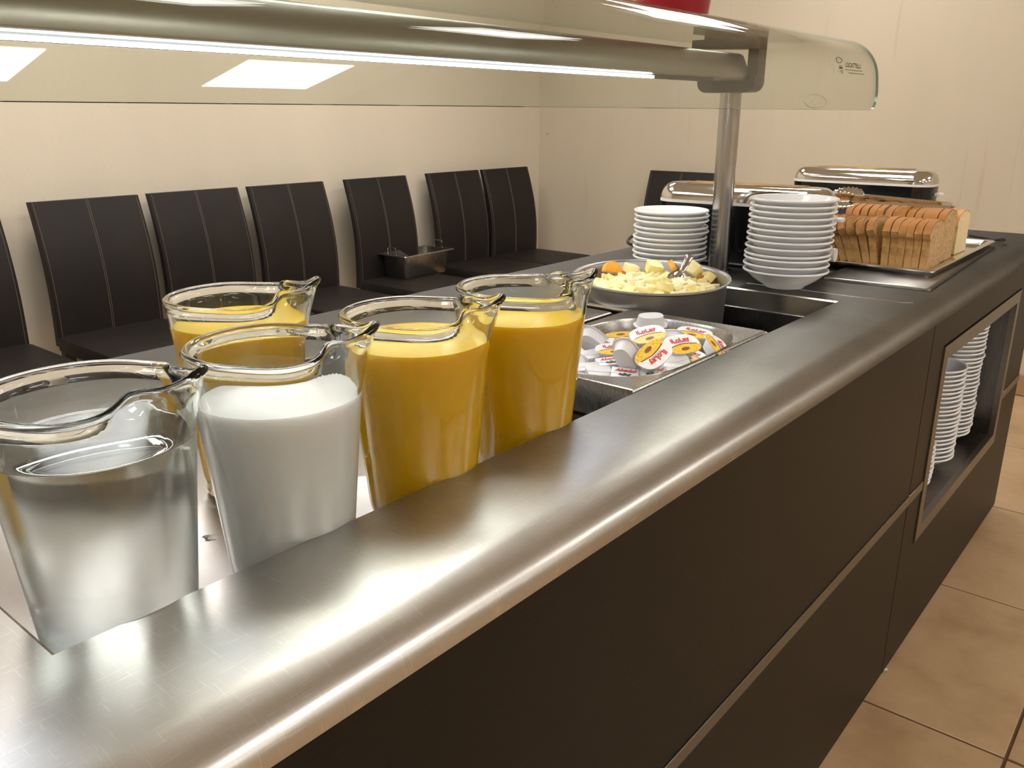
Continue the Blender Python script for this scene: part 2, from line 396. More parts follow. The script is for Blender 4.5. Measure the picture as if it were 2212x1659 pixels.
ring(NX0+.004, NX1-.004, NZ0+.004, NZ1-.004, B, YF-.003, YF+.012).build('niche_frame', 'trim', cb_)
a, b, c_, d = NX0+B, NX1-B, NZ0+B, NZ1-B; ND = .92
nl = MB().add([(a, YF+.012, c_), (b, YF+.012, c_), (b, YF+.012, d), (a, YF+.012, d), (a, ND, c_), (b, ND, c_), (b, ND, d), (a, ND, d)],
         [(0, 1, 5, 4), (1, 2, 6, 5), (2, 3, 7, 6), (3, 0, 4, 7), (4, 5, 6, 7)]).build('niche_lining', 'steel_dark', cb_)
for zz in (d-.045, c_+.06):
    MB().tube([(b-.0005, YF+.075, zz), (b-.004, YF+.075, zz)], .006, 10).build('screw', 'chrome', nl)

wt = thing('worktop', 'long brushed steel buffet worktop with rolled front edge and sunken well', 'worktop', (0, 0, 0))
prof = [(.430, .868), (.410, .866), (.4035, .870), (.4035, .878), (.4065, .886), (.4120, .8920), (.4195, .8970), (.4290, .9012), (.4400, .9048), (.4520, ZT), (WY0, ZT), (WY1, ZT), (1.292, ZT), (1.2985, .9055), (1.30, .900), (1.30, .868), (1.28, .866)]
xs = [CX0-.02, WX0, WX1, CX1+.07]
V = [(x, y, z) for x in xs for y, z in prof]; NP = len(prof); F = []
for i in range(3):
    for j in range(NP-1):
        if i == 1 and prof[j][0] == WY0: continue
        F.append((i*NP+j, (i+1)*NP+j, (i+1)*NP+j+1, i*NP+j+1))
top = MB().add(V, F)
for i in (0, 3): top.add([(xs[i], y, z) for y, z in prof], [tuple(range(NP))])
top.build('steel_top', 'steel_top', wt, 30)
basin = MB(); e = .003
L = [[(WX0, WY0), (WX1, WY0), (WX1, WY1), (WX0, WY1)], [(WX0+e, WY0+e), (WX1-e, WY0+e), (WX1-e, WY1-e), (WX0+e, WY1-e)]]
basin.loft([[(x, y, ZT) for x, y in L[0]], [(x, y, ZT-.0025) for x, y in L[1]], [(x, y, .868) for x, y in L[1]]], 0, False, False)
basin.build('well_rim', 'bright_edge', wt)
L3 = [(WX0+.006, WY0+.006), (WX1-.006, WY0+.006), (WX1-.006, WY1-.006), (WX0+.006, WY1-.006)]
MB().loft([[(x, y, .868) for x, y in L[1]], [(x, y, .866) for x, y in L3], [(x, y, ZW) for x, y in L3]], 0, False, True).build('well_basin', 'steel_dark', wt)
for xx in (1.392,):
    MB().box(xx-.006, xx+.006, WY0+.004, WY1-.004, .893, .9065, 0, .003, 2).build('divider_bar', 'bright_edge', wt)
# raised seam where the plain end section starts
MB().tube([(1.785, .80, ZT+.0005), (1.787, .56, ZT+.0005), (1.789, .475, ZT+.0005), (1.795, .462, ZT+.0003), (1.806, .455, ZT-.0005)], .0011, 6).build('weld_seam', 'bright_edge', wt)

# ------------------------------------------------------------------ canopy (sneeze guard)
sg = thing('sneeze_guard', 'curved glass canopy on steel post with lit strip above the buffet', 'canopy', (0, 0, 0))
PX, PY = 1.88, .92
def post(px, parent):
    pm = MB().lathe([(.0, ZT), (.032, ZT), (.032, ZT+.006), (.024, ZT+.008), (.024, 1.325), (0, 1.325)], 40, 0, (px, PY, 0)); pm.build('post', 'steel_post', parent)
    b = MB()
    y0, y1 = .853, .992
    def sec(pts, x0, x1):
        b.loft([[(x0, y, z) for y, z in pts], [(x1, y, z) for y, z in pts]])
    # rounded lower shoe, front upright, upper arm
    shoe = [(y0, 1.350)]+[(y0+.022-.022*cos(R(t)), 1.338-.022*sin(R(t))) for t in range(0, 91, 15)]+[(y1-.022+.022*sin(R(t)), 1.338-.022*cos(R(t))) for t in range(0, 91, 15)]+[(y1, 1.350)]
    sec(shoe, px-.028, px+.022)
    sec([(y0, 1.3505), (y0+.024, 1.3505), (y0+.024, 1.4300), (y0, 1.4300)], px-.018, px+.022)
    sec([(y0, 1.4055), (y1+.02, 1.4120), (y1+.02, 1.4290), (y0, 1.4310)], px-.026, px+.0225)
    sec([(.905, 1.4310), (.985, 1.4300), (.985, 1.4480), (.905, 1.4470)], px-.02, px+.02)
    b.build('bracket', 'bracket', parent)
post(PX, sg); post(-.55, sg)
bp = [(.866, 1.346), (.8675, 1.3425), (.872, 1.3405), (.98, 1.3405), (.985, 1.351), (.985, 1.386), (.980, 1.392), (.905, 1.397), (.896, 1.3965), (.888, 1.392)]
bm_ = MB().loft([[(-.55, y, z) for y, z in bp], [(1.862, y, z) for y, z in bp]]).build('beam', 'steel_beam', sg, 50)
MB().box(-.53, 1.70, .8735, .884, 1.334, 1.3415).build('light_channel', 'bracket', bm_)
MB().box(-.52, 1.455, .8680, .8732, 1.3335, 1.3378, 0, .001, 1).build('light_strip', 'led', bm_)
# glass sheet
GT = R(7.5); gp = [(.650+k*.068*math.tan(GT)/4, 1.2785+k*.018) for k in range(5)]
gy, gz = gp[-1]; Rr = .092
for k in range(1, 15):
    a = R(82.5)-(R(82.5)-R(4))*k/14; a0 = R(82.5)
    gp.append((gy+Rr*(sin(a0)-sin(a)), gz+Rr*(cos(a)-cos(a0))))
ly, lz = gp[-1]
for k in range(1, 7): gp.append((ly+k*.065, lz+k*.065*math.tan(R(2.4))))
ss = [0]
for k in range(1, len(gp)): ss.append(ss[-1]+math.dist(gp[k], gp[k-1]))
tot = ss[-1]; XR = 2.066; rc = .050
def xend(s):
    q = min(s, tot-s)
    return XR if q >= rc else XR-rc+math.sqrt(max(rc*rc-(rc-q)**2, 0))
fine = []
for s_ in sorted(set([0, .001, .003, .006, .011, .018, .027, .038]+ss+[tot-q for q in (.001, .003, .006, .011, .018, .027, .038)])):
    k = max(i for i in range(len(ss)) if ss[i] <= s_+1e-9); k = min(k, len(ss)-2)
    f = (s_-ss[k])/(ss[k+1]-ss[k]); y = gp[k][0]*(1-f)+gp[k+1][0]*f; z = gp[k][1]*(1-f)+gp[k+1][1]*f
    fine.append((s_, y, z))
nrm = []
for k in range(len(fine)):
    a, b = fine[max(k-1, 0)], fine[min(k+1, len(fine)-1)]; d = Vector((b[1]-a[1], b[2]-a[2])).normalized(); nrm.append((d.y, -d.x))
GTK = .006; XL = -.70
gm = MB(); V = []
for (s_, y, z), (ny, nz) in zip(fine, nrm):
    xe = xend(s_); V += [(XL, y, z), (xe, y, z), (XL, y-ny*GTK*-1, z-nz*GTK*-1), (xe, y+ny*GTK, z+nz*GTK)]
Fg = []; Fe = []
for k in range(len(fine)-1):
    a, b = 4*k, 4*k+4
    Fg += [(a, a+1, b+1, b), (a+2, a+3, b+3, b+2)]; Fe += [(a+1, a+3, b+3, b+1), (a, a+2, b+2, b)]
n4 = 4*len(fine)-4
gm.add(V, Fg, 0); o = 0
for f in Fe+[(0, 1, 3, 2), (n4, n4+1, n4+3, n4+2)]: gm.f.append(f); gm.mi.append(1)
gsh = gm.build('glass_sheet', ['canopy', 'canopy_edge'], sg, 50)
# maker's print on the glass
yS, zS = .6625, 1.368
lt = text_mesh('lettering', 'LOCATTELLI', .0135, 'print_black', 0, .0003)
for v in lt.vertices: v.co.x *= 1.22
def on_glass(name, me, x, s_, dx=0):
    k = max(i for i in range(len(ss)-1) if ss[i] <= s_); f = (s_-ss[k])/(ss[k+1]-ss[k])
    y = gp[k][0]*(1-f)+gp[k+1][0]*f; z = gp[k][1]*(1-f)+gp[k+1][1]*f
    t_ = math.atan2(gp[k+1][1]-gp[k][1], gp[k+1][0]-gp[k][0])
    return put(name, me, gsh, (x, y-.0012*sin(t_), z+.0012*cos(t_)), (t_, 0, 0))
on_glass('lettering', lt, 1.905, .088)
mk = MB()
for xx, w_, zz in ((0, .105, -.0105), (.012, .092, -.0165)):
    mk.add([(xx-w_/2, zz, 0), (xx+w_/2, zz, 0), (xx+w_/2, zz+.0016, 0), (xx-w_/2, zz+.0016, 0)], [(0, 1, 2, 3)])
on_glass('fine_print', mk.mesh('fine_print', 'print_grey'), 1.905, .088)
em = MB()
em.tube([(-.006+.0075*cos(2*pi*k/14)*(1+.18*cos(6*pi*k/14)), .008+.0055*sin(2*pi*k/14), 0) for k in range(14)], .0006, 5, 0, True)
for q in ((-.004, -.004, .008, .0012), (-.004, -.009, .009, .0035), (-.003, -.014, .008, .0014), (-.003, -.018, .006, .0012)):
    em.add([(q[0]-q[2]/2, q[1], 0), (q[0]+q[2]/2, q[1], 0), (q[0]+q[2]/2, q[1]+q[3], 0), (q[0]-q[2]/2, q[1]+q[3], 0)], [(0, 1, 2, 3)])
for k in range(len(em.v)): em.v[k] = (em.v[k][0]*2.1, em.v[k][1], em.v[k][2])
on_glass('emblem', em.mesh('emblem', 'print_black'), 1.838, .088)

# faint pale mark near the lower right of the glass: an oval with an upright stroke
em = MB(); em.tube([(.055*cos(2*pi*k/28), .0125*sin(2*pi*k/28), 0) for k in range(28)], .0009, 5, 0, True)
on_glass('oval_mark', em.mesh('oval_mark', 'mark_pale'), 1.690, .0150)
on_glass('oval_mark', MB().tube([(-.006, -.011, 0), (.010, .011, 0)], .0010, 5).tube([(-.030, -.003, 0), (-.010, .001, 0)], .0008, 5).mesh('oval_mark', 'mark_pale'), 1.690, .0150)

# ------------------------------------------------------------------ chairs
def chair_back_y(z): # local: back surface curve, y=0 at seat front, + towards the wall
    t = (z-.44)/(.958-.44); return .435+.075*t+.030*sin(pi*t)*-1
def make_chair():
    r = thing('dining_chair', 'x', 'chair', (0, 0, 0), 0, 'dark leather chairs along the walls')
    W = .2125
    def seatf(z0, z1, g): return [rrect(-W-.008+g, W+.008-g, 0+g, .475-g, .03, z, 4) for z in (z0, z1)]
    s = MB(); s.loft([rrect(-W-.002, W+.002, .004, .455, .03, .402, 4), rrect(-W-.007, W+.007, 0, .458, .034, .410, 4), rrect(-W-.007, W+.007, 0, .458, .034, .440, 4), rrect(-W-.002, W+.002, .008, .452, .036, .456, 4), rrect(-W+.03, W-.03, .045, .42, .04, .463, 4)])
    st_ = s.build('seat', 'leather', r)
    NZ = 10; loops = []
    for k in range(NZ+1):
        z = .42+(.958-.42)*k/NZ; y = chair_back_y(z); th = .036-.010*k/NZ; e_ = .006
        wv = W-.002*(k/NZ); loops.append([(-wv, y+e_, z), (-wv+e_, y, z), (wv-e_, y, z), (wv, y+e_, z), (wv, y+th, z), (-wv, y+th, z)])
    bk_ = MB().loft(loops).build('backrest', 'leather', r)
    def line(x, rad=.0011):
        MB().tube([(x, chair_back_y(.45+.505*k/9)-.0004, .45+.505*k/9) for k in range(10)], rad, 4).build('stitching', 'thread', bk_)
    line(-.0035, .0010); line(.0035, .0010); line(-W+.014, .0009); line(W-.014, .0009)
    MB().tube([(-W+.02, -.0004, .432), (W-.02, -.0004, .432)], .0010, 4).build('stitching', 'thread', st_)
    for sx in (-1, 1):
        lm = MB(); lm.loft([rrect(sx*.185-.016, sx*.185+.016, .02, .052, .003, 0, 1), rrect(sx*.188-.02, sx*.188+.02, .016, .056, .003, .403, 1)]); lm.build('leg', 'chair_leg', r)
        lm = MB(); lm.loft([rrect(sx*.185-.016, sx*.185+.016, .455, .487, .003, 0, 1), rrect(sx*.188-.02, sx*.188+.02, .410, .450, .003, .403, 1)]); lm.build('leg', 'chair_leg', r)
    return r
ch0 = make_chair()
# (x, label) - all backs against the back wall
CH = [(.985, 'dark brown leather chair cut by the left frame edge'),
      (1.515, 'dark brown leather chair against wall, second from left, behind the water pitcher'),
      (1.983, 'dark brown leather chair against wall just behind the rearmost juice pitcher'),
      (2.449, 'dark brown leather chair against wall between the rearmost pitcher and the steel pan chair'),
      (3.002, 'dark brown leather chair carrying the small deep steel pan on its seat'),
      (3.590, 'dark brown leather chair next to the corner chair, touching it'),
      (4.032, 'dark brown leather chair in the room corner, last of the row')]
YS = 2.895
for i, (x, lab) in enumerate(CH):
    c = ch0 if i == 0 else copy_tree(ch0)
    c.location = (x, YS+(.012 if i in (2, 5) else 0), 0); c.rotation_euler = (0, 0, 0); c['label'] = lab
    c.scale = (.98, 1, 1) if i == 4 else (1, 1, 1)
c = copy_tree(ch0); c.location = (3.895, 2.418, 0); c.rotation_euler = (0, 0, -pi/2); c['label'] = 'dark brown leather chair against the end wall behind the nearer toaster'

# steel pan on chair
pn = thing('deep_steel_pan', 'deep steel food pan with wire handles standing on a leather chair seat', 'pan', (3.103, 3.243, .4635), R(2))
b = MB(); b.loft([rrect(-.150, .150, -.076, .076, .02, 0), rrect(-.156, .156, -.082, .082, .022, .012), rrect(-.163, .163, -.088, .088, .024, .118), rrect(-.185, .185, -.106, .106, .01, .120), rrect(-.187, .187, -.108, .108, .01, .117), rrect(-.187, .187, -.108, .108, .01, .1185), rrect(-.185, .185, -.106, .106, .01, .1225), rrect(-.161, .161, -.086, .086, .024, .1215), rrect(-.153, .153, -.079, .079, .022, .014), rrect(-.148, .148, -.074, .074, .02, .002)])
b.build('pan_body', 'steel_pan', pn)
for sx in (-1, 1):
    MB().tube([(sx*.172, -.03, .121), (sx*.174, -.03, .150), (sx*.175, -.024, .158), (sx*.175, .024, .158), (sx*.174, .03, .150), (sx*.172, .03, .121)], .0022, 6).build('handle', 'chrome', pn)

# ------------------------------------------------------------------ drinks
ZB = .838
tr = MB(); tx0_, tx1_, ty0_, ty1_ = WX0+.004, .880, WY0+.005, WY1-.006
tr.loft([rrect(tx0_+.003, tx1_-.003, ty0_+.003, ty1_-.003, .012, ZB-.030), rrect(tx0_, tx1_, ty0_, ty1_, .014, ZB-.004), rrect(tx0_+.004, tx1_-.004, ty0_+.004, ty1_-.004, .014, ZB)])
dt = thing('drip_tray', 'pale steel tray sunk in the well under the glass pitchers', 'tray', (0, 0, 0))
tr.build('tray_body', 'steel_tray', dt)
for q in ((.240, .755, .007), (.246, .74, .007), (.222, .70, .009), (.228, .683, .006), (.236, .674, .005), (.30, .86, .010), (.42, .77, .008), (.43, .745, .006)):
    m = MB(); m.grid(lambda u, v, q=q: (q[0]+q[2]*(1-v)*cos(2*pi*u)*(1+.35*sin(3*2*pi*u+q[0]*50)), q[1]+q[2]*(1-v)*sin(2*pi*u)*(1+.3*sin(2*2*pi*u+q[1]*70)), ZB+.0016*math.sqrt(max(1-(1-v)**2, 0))), 14, 4, 0, True)
    tag(m.build('water_droplet', 'water', None), 'clear water droplet on the pale steel tray near the pitchers', 'droplet', 'droplets on the pitcher tray')
HJ, RB, RT = .237, .0562, .0790
SPD = math.atan2(-.77, .64)   # spouts all point towards the far end of the counter front
def jug_r(z): # outer radius
    t = z/HJ; return RB+(RT-RB)*(t*.92+.08*t*t)
def jug_pt(th, r, z, wz, lift):
    # spout shaping near the rim
    d = (th+pi) % (2*pi)-pi; w_ = wz**1.35
    a = abs(d); tip = math.exp(-(d/.25)**2); fold = math.exp(-((a-.62)/.30)**2)*(1-.35*tip)
    r2 = r+w_*(.0135*tip-.0165*fold+.0010*math.exp(-((a-1.4)/.3)**2))
    z2 = z+w_*lift*(  .0165*tip+.0075*math.exp(-((a-.55)/.30)**2)-.0020*math.exp(-((a-1.35)/.35)**2))
    return (r2*cos(th), r2*sin(th), z2)
def make_jug_mesh(mat):
    m = MB(); n = 96; W = .0038
    rows = []
    def wgt(z): return max(0, (z/HJ-.82)/.18)
    outer = [(0, .003), (.030, .003), (.040, .0), (RB-.006, .0), (RB-.001, .003), (RB+.0005, .008), (RB-.001, .014)]
    for r, z in outer: rows.append((r, z, 0))
    for k in range(1, 21):
        z = .014+(HJ-.006-.014)*k/20; rows.append((jug_r(z), z, wgt(z)))
    ri = jug_r(HJ)
    for a in (-40, 0, 40, 80, 120, 160): rows.append((ri-.0026+.0040*cos(R(a)), HJ-.003+.0038*sin(R(a)), 1))
    for k in range(18, -1, -1):
        z = .024+(HJ-.008-.024)*k/18; rows.append((jug_r(z)-W-.0016*max(0, (z/HJ-.8)/.2), z, wgt(z)))
    rows += [(RB-.010, .0195, 0), (RB-.020, .0175, 0), (.018, .017, 0), (0, .017, 0)]
    loops = []
    for r, z, w_ in rows: loops.append((r, z, w_))
    o = 0; idx = []
    for r, z, w_ in loops:
        if r < 1e-6: m.v.append((0, 0, z)); idx.append([len(m.v)-1]*n); continue
        b = len(m.v)
        for k in range(n): m.v.append(jug_pt(2*pi*k/n, r, z, w_, 1.0))
        idx.append(list(range(b, b+n)))
    for j in range(len(idx)-1):
        A, B_ = idx[j], idx[j+1]
        for k in range(n):
            k2 = (k+1) % n; g = []
            for i in (A[k], A[k2], B_[k2], B_[k]):
                if i not in g: g.append(i)
            if len(g) > 2: m.f.append(tuple(g)); m.mi.append(0)
    return m.mesh('glass_pitcher', mat, 0)
jm = make_jug_mesh('jug_glass'); jmf = make_jug_mesh('jug_fogged')
def liquid(name, lvl, mats, dome=0.0, rim=.0014, eps=.0006):
    m = MB(); pr = []; W = .0038
    pr += [(0, .0168), (.018, .0168), (RB-.020, .0172), (RB-.0095, .0192)]
    N = 14
    for k in range(N+1):
        z = .024+(lvl-.024)*k/N; pr.append((jug_r(z)-W+eps, z))
    body = len(pr)-1
    for q in (.985, .955, .85, .6, .3): pr.append(((jug_r(lvl)-W)*q, lvl-rim*.75*(1 if q < .96 else .7)+dome*(1-q*q)))
    pr.append((0, lvl-rim*.75+dome))
    return m.lathe(pr, 72, 0, (0, 0, 0), [0]*body+[1]*(len(pr)-1-body)).mesh(name, mats, 60)
JUGS = [('water', .259, .631, .197), ('milk', .428, .632, .190), ('juice', .600, .629, .207), ('juice', .779, .632, .202), ('juice', .529, .846, .208)]
JL = ['clear glass pitcher of water, frontmost of the pitchers', 'clear glass pitcher filled with white milk', 'clear glass pitcher of orange juice right beside the milk',
      'clear glass pitcher of orange juice nearest the jam tub pan', 'clear glass pitcher of orange juice in the back row, behind the milk']
LL = ['still water filling the frontmost glass pitcher', 'white milk with foamy top filling its glass pitcher', 'orange juice inside the pitcher right beside the milk',
      'orange juice inside the pitcher nearest the jam tub pan', 'orange juice inside the back row pitcher behind the milk']
for i, (k, x, y, lv) in enumerate(JUGS):
    j = put('glass_pitcher', jmf if k == 'water' else jm, None, (x, y, ZB+.0005), (0, 0, SPD+(.0, .12, .05, .22, .18)[i]))
    tag(j, JL[i], 'pitcher', 'glass pitchers in the well')
    nm = {'water': 'water', 'milk': 'milk', 'juice': 'orange_juice'}[k]
    me = liquid(nm, lv, {'water': ['water', 'water'], 'milk': ['milk', 'foam'], 'juice': ['juice', 'juice']}[k], .004 if k == 'milk' else 0)
    tag(put(nm, me, None, (x, y, ZB+.0006)), LL[i], {'water': 'water', 'milk': 'milk', 'juice': 'juice'}[k])

# ------------------------------------------------------------------ gastronorm pan with jam tubs and butter
gpn = thing('food_pan', 'shallow steel pan with round opening holding jam tubs and butter', 'pan', (0, 0, 0))
fx0, fx1, fy0, fy1 = .952, 1.384, .5785, .852; ox, oy, oa, ob = 1.160, .7065, .188, .1245; zf = ZT+.003
m = MB(); NN = 40
def sq(z, g):
    P = []
    for k in range(NN):
        t_ = 2*pi*k/NN; c_, s_ = cos(t_), sin(t_); q = max(abs(c_), abs(s_)); hx, hy = (fx1-fx0)/2+g, (fy1-fy0)/2+g
        P.append(((fx0+fx1)/2+hx*c_/q, (fy0+fy1)/2+hy*s_/q, z))
    return P
m.loft([sq(zf-.007, 0), sq(zf-.001, 0), sq(zf, -.002), sq(zf-.0005, -.006), supell(ox, oy, oa+.0025, ob+.0025, 3, zf+.0012, NN), supell(ox, oy, oa, ob, 3, zf-.003, NN), supell(ox, oy, oa-.010, ob-.008, 3, .858, NN), supell(ox, oy, oa-.024, ob-.020, 2.8, .848, NN)], 0, False, True)
m.loft([sq(zf-.007, 0), sq(zf-.007, -.012), sq(.852, -.018), sq(.842, -.028)], 0, False, True)
m.build('pan_body', 'steel_pan', gpn, 30)

tubout = []
for k in range(36):
    a = 2*pi*k/36; ex = 2.6
    r_ = (abs(cos(a))**ex/(.0300**ex)+abs(sin(a))**ex/(.0215**ex))**(-1/ex); tubout.append((r_*cos(a)*(1-.06*sin(a)), r_*sin(a)))
def make_tub():
    # object origin at the lid's centre, lid faces +z
    tubm = MB().loft([[(x*.66, y*.62, -.0195) for x, y in tubout], [(x*.72, y*.68, -.0190) for x, y in tubout], [(x*.86, y*.84, -.0022) for x, y in tubout], [(x, y, -.0018) for x, y in tubout], [(x, y, -.0006) for x, y in tubout]]).mesh('cup', 'tub')
    lid = MB(); n_ = len(tubout)
    # foil lid split by a curved border into a white half and a yellow half
    def border(x): return -.0035+.0030*cos(x/.030*pi*.8)
    up, dn = [], []
    xs_ = [-.0298+.0596*k/20 for k in range(21)]
    def ext(x, sgn):
        c_ = (1-abs(x/.0300)**2.6); return sgn*.0215*max(c_, 0)**(1/2.6)
    for half, sgn, mi in (('y', -1, 1), ('w', 1, 0)):
        V = []; F = []
        for k, x in enumerate(xs_):
            e_ = ext(x, sgn); b_ = border(x)
            if sgn > 0: b_ = min(b_, e_); 
            else: b_ = max(b_, e_)
            V += [(x, b_, .0002), (x, e_, .0002)]
        for k in range(20): F.append((2*k, 2*k+1, 2*k+3, 2*k+2))
        lid.add(V, F, mi)
    # brown picture and border line
    lid.add([(-.001+.0078*cos(a*pi/6)*(1+.2*sin(a)), -.0115+.0036*sin(a*pi/6), .0005) for a in range(12)], [tuple(range(12))], 2)
    V = []; F = []
    for k, x in enumerate(xs_[2:-2]): V += [(x, border(x)-.0004, .0004), (x, border(x)+.0016, .0004)]
    for k in range(len(xs_)-5): F.append((2*k, 2*k+1, 2*k+3, 2*k+2))
    lid.add(V, F, 2)
    lid.add([(-.013, .0030, .0005), (.013, .0030, .0005), (.013, .0037, .0005), (-.013, .0037, .0005)], [(0, 1, 2, 3)], 3)
    lidm = lid.mesh('foil_lid', ['foil_white', 'foil_yellow', 'caramel', 'print_blue'], 0)
    tx = text_mesh('lettering', 'iLoLay', .0128, 'print_red', 0, .0005)
    for v in tx.vertices: v.co = Vector((v.co.x*1.0, v.co.y+.0090, .0007))
    return tubm, lidm, tx
tubm, lidm, tubtx = make_tub()
def view_rot(base_tilt, tilt_az, spin, flip=False):
    # lid normal leans by base_tilt towards azimuth tilt_az (0 = towards the camera), spun in its own plane
    a = math.atan2(-fwd.y, -fwd.x)+tilt_az
    ax = Vector((-sin(a), cos(a), 0)); q = Matrix.Rotation(base_tilt, 3, ax)
    m3 = q @ Matrix.Rotation(spin, 3, 'Z')
    if flip: m3 = m3 @ Matrix.Rotation(pi, 3, 'X')
    return m3
RA = math.atan2(rgt.y, rgt.x)      # world angle of the picture's rightward direction
# (u, v, z, tilt, tilt azimuth, spin relative to picture right, flipped, label)
TUBS = [(1412, 765, .931, 36, -10, 222, 0, 'jam tub with yellow and white lid printed upside down, frontmost large one'),
        (1474, 743, .930, 26, 15, 24, 0, 'jam tub with lid print upright, its cream half overlapping another yellow lid'),
        (1500, 718, .922, 10, 0, -28, 0, 'jam tub at the back right of the pan, lid reading downward right'),
        (1553, 747, .914, 32, 60, -72, 0, 'jam tub against the right rim of the pan, lid turned to the camera'),
        (1489, 766, .908, 16, 30, -18, 0, 'jam tub leaning in front right with its pale cup side showing'),
        (1344, 729, .917, 12, 0, 190, 0, 'jam tub with yellow lid lying flat at back left'),
        (1399, 722, .927, 24, -15, 14, 0, 'jam tub with tilted lid in the back middle, cup below showing'),
        (1405, 703, .914, 8, 0, 10, 1, 'jam tub upside down at the back rim'),
        (1283, 733, .913, 70, 160, 20, 0, 'jam tub tipped on its side at the far left, cup outward'),
        (1326, 753, .914, 10, -10, 5, 0, 'jam tub with yellow lid half hidden behind the upright pale cup'),
        (1358, 762, .926, 64, 150, 40, 0, 'jam tub on edge with white cup bottom facing the camera'),
        (1441, 731, .913, 60, 170, -20, 0, 'jam tub whose pale cup pokes out behind the large lids'),
        (1386, 748, .905, 30, 90, 70, 0, 'jam tub buried in the middle of the pile'),
        (1455, 762, .900, 20, 200, 100, 1, 'jam tub under the two large lids, only its cup visible')]
def place_m3(o, p, m3): o.matrix_world = Matrix.Translation(p) @ m3.to_4x4()
for u, v, z, ti, az, spn, fl_, lab in TUBS:
    r = thing('jam_tub', lab, 'jam tub', (0, 0, 0), 0, 'jam tubs in the steel pan')
    m3 = view_rot(R(ti), R(az), RA+R(spn), bool(fl_)); p = at(u, v, z)
    r.location = p; r.rotation_euler = m3.to_euler()
    put('cup', tubm, r); fl__ = put('foil_lid', lidm, r); put('lettering', tubtx, fl__)
# butter pats
def make_butter():
    b = MB(); b.box(-.0205, .0205, -.0135, .0135, -.005, .005, 0, .0014, 2)
    b.add([(-.0205, -.0035, .0054), (.0205, -.0045, .0054), (.0205, .0, .0058), (-.0205, .001, .0058)], [(0, 1, 2, 3)], 0)
    for sx in (-1, 1):
        b.add([(sx*.0207, -.012, -.004), (sx*.0207, .012, -.004), (sx*.0213, .004, .0045), (sx*.0213, -.004, .0045)], [(0, 1, 2, 3)], 0)
    return b.mesh('wrapper', 'wrap', 30)
bw = make_butter()
btx = text_mesh('lettering', 'Abedul', .0105, 'print_red', 0, .0003, .35)
for v in btx.vertices: v.co = Vector((v.co.x, v.co.y+.004, .0063))
em = MB()
for k, (x, y, r_) in enumerate([(-.006, -.006, .0030), (-.002, -.0075, .0026), (.002, -.006, .0030), (.006, -.0075, .0026), (.0, -.004, .0022), (.008, -.0045, .0018)]):
    em.add([(x+r_*cos(a*pi/4), y+r_*.75*sin(a*pi/4), .0061+k*.00003) for a in range(8)], [tuple(range(8))])
bem = em.mesh('emblem', 'print_green', 0)
BUT = [(1280, 769, .900, 14, 40, 35, 0, 'white wrapped butter pat at the left side, plain back facing up'), (1317, 785, .900, 10, 0, 14, 1, 'white wrapped butter pat with red print lying left of the large printed one'),
       (1349, 811, .898, 18, 0, -12, 1, 'white wrapped butter pat with clear red lettering at the pan front'), (1366, 788, .906, 42, 70, -30, 0, 'white wrapped butter pat on edge beneath the frontmost jam lid'),
       (1410, 809, .899, 22, -30, -14, 1, 'white wrapped butter pat at the front right, its print upside down'), (1458, 782, .907, 40, 0, 20, 0, 'white wrapped butter pat with striped side beside the leaning jam cup'),
       (1462, 797, .900, 14, 20, 16, 0, 'white wrapped butter pat flat at the right front rim'), (1266, 797, .897, 10, 0, 8, 0, 'white wrapped butter pat lowest at the left front'),
       (1294, 806, .895, 20, 30, 12, 0, 'white wrapped butter pat at the very front left rim'), (1252, 776, .897, 24, 20, 50, 0, 'white wrapped butter pat partly hidden by the juice pitcher'),
       (1272, 752, .897, 10, 0, -15, 0, 'white wrapped butter pat below the tipped jam tub'), (1440, 812, .893, 16, 0, 30, 0, 'white wrapped butter pat deepest at the front right'),
       (1390, 795, .894, 16, 0, 60, 0, 'white wrapped butter pat under the frontmost jam tub'), (1300, 768, .890, 8, 0, 70, 0, 'white wrapped butter pat beneath the others at left')]
for u, v, z, ti, az, spn, pr, lab in BUT:
    r = thing('butter_pat', lab, 'butter', (0, 0, 0), 0, 'butter pats in the steel pan')
    m3 = view_rot(R(ti), R(az), RA+R(spn)); r.location = at(u, v, z); r.rotation_euler = m3.to_euler()
    wr_ = put('wrapper', bw, r)
    if pr: put('lettering', btx, wr_); put('emblem', bem, wr_)
# flat lid behind the jam pan
gl = thing('pan_lid', 'flat dark steel pan lid lying behind the jam tub pan', 'lid', (0, 0, 0))
MB().loft([rrect(.925, 1.335, .862, 1.080, .006, ZT-.004), rrect(.925, 1.335, .862, 1.080, .006, ZT+.002), rrect(.928, 1.332, .865, 1.077, .006, ZT+.004)]).build('plate', 'steel_pan', gl)
MB().lathe([(0, .004), (.008, .004), (.008, .014), (.022, .018), (.023, .022), (.018, .026), (0, .027)], 24, 0, (1.18, .95, ZT)).build('knob', 'steel_pan', gl)

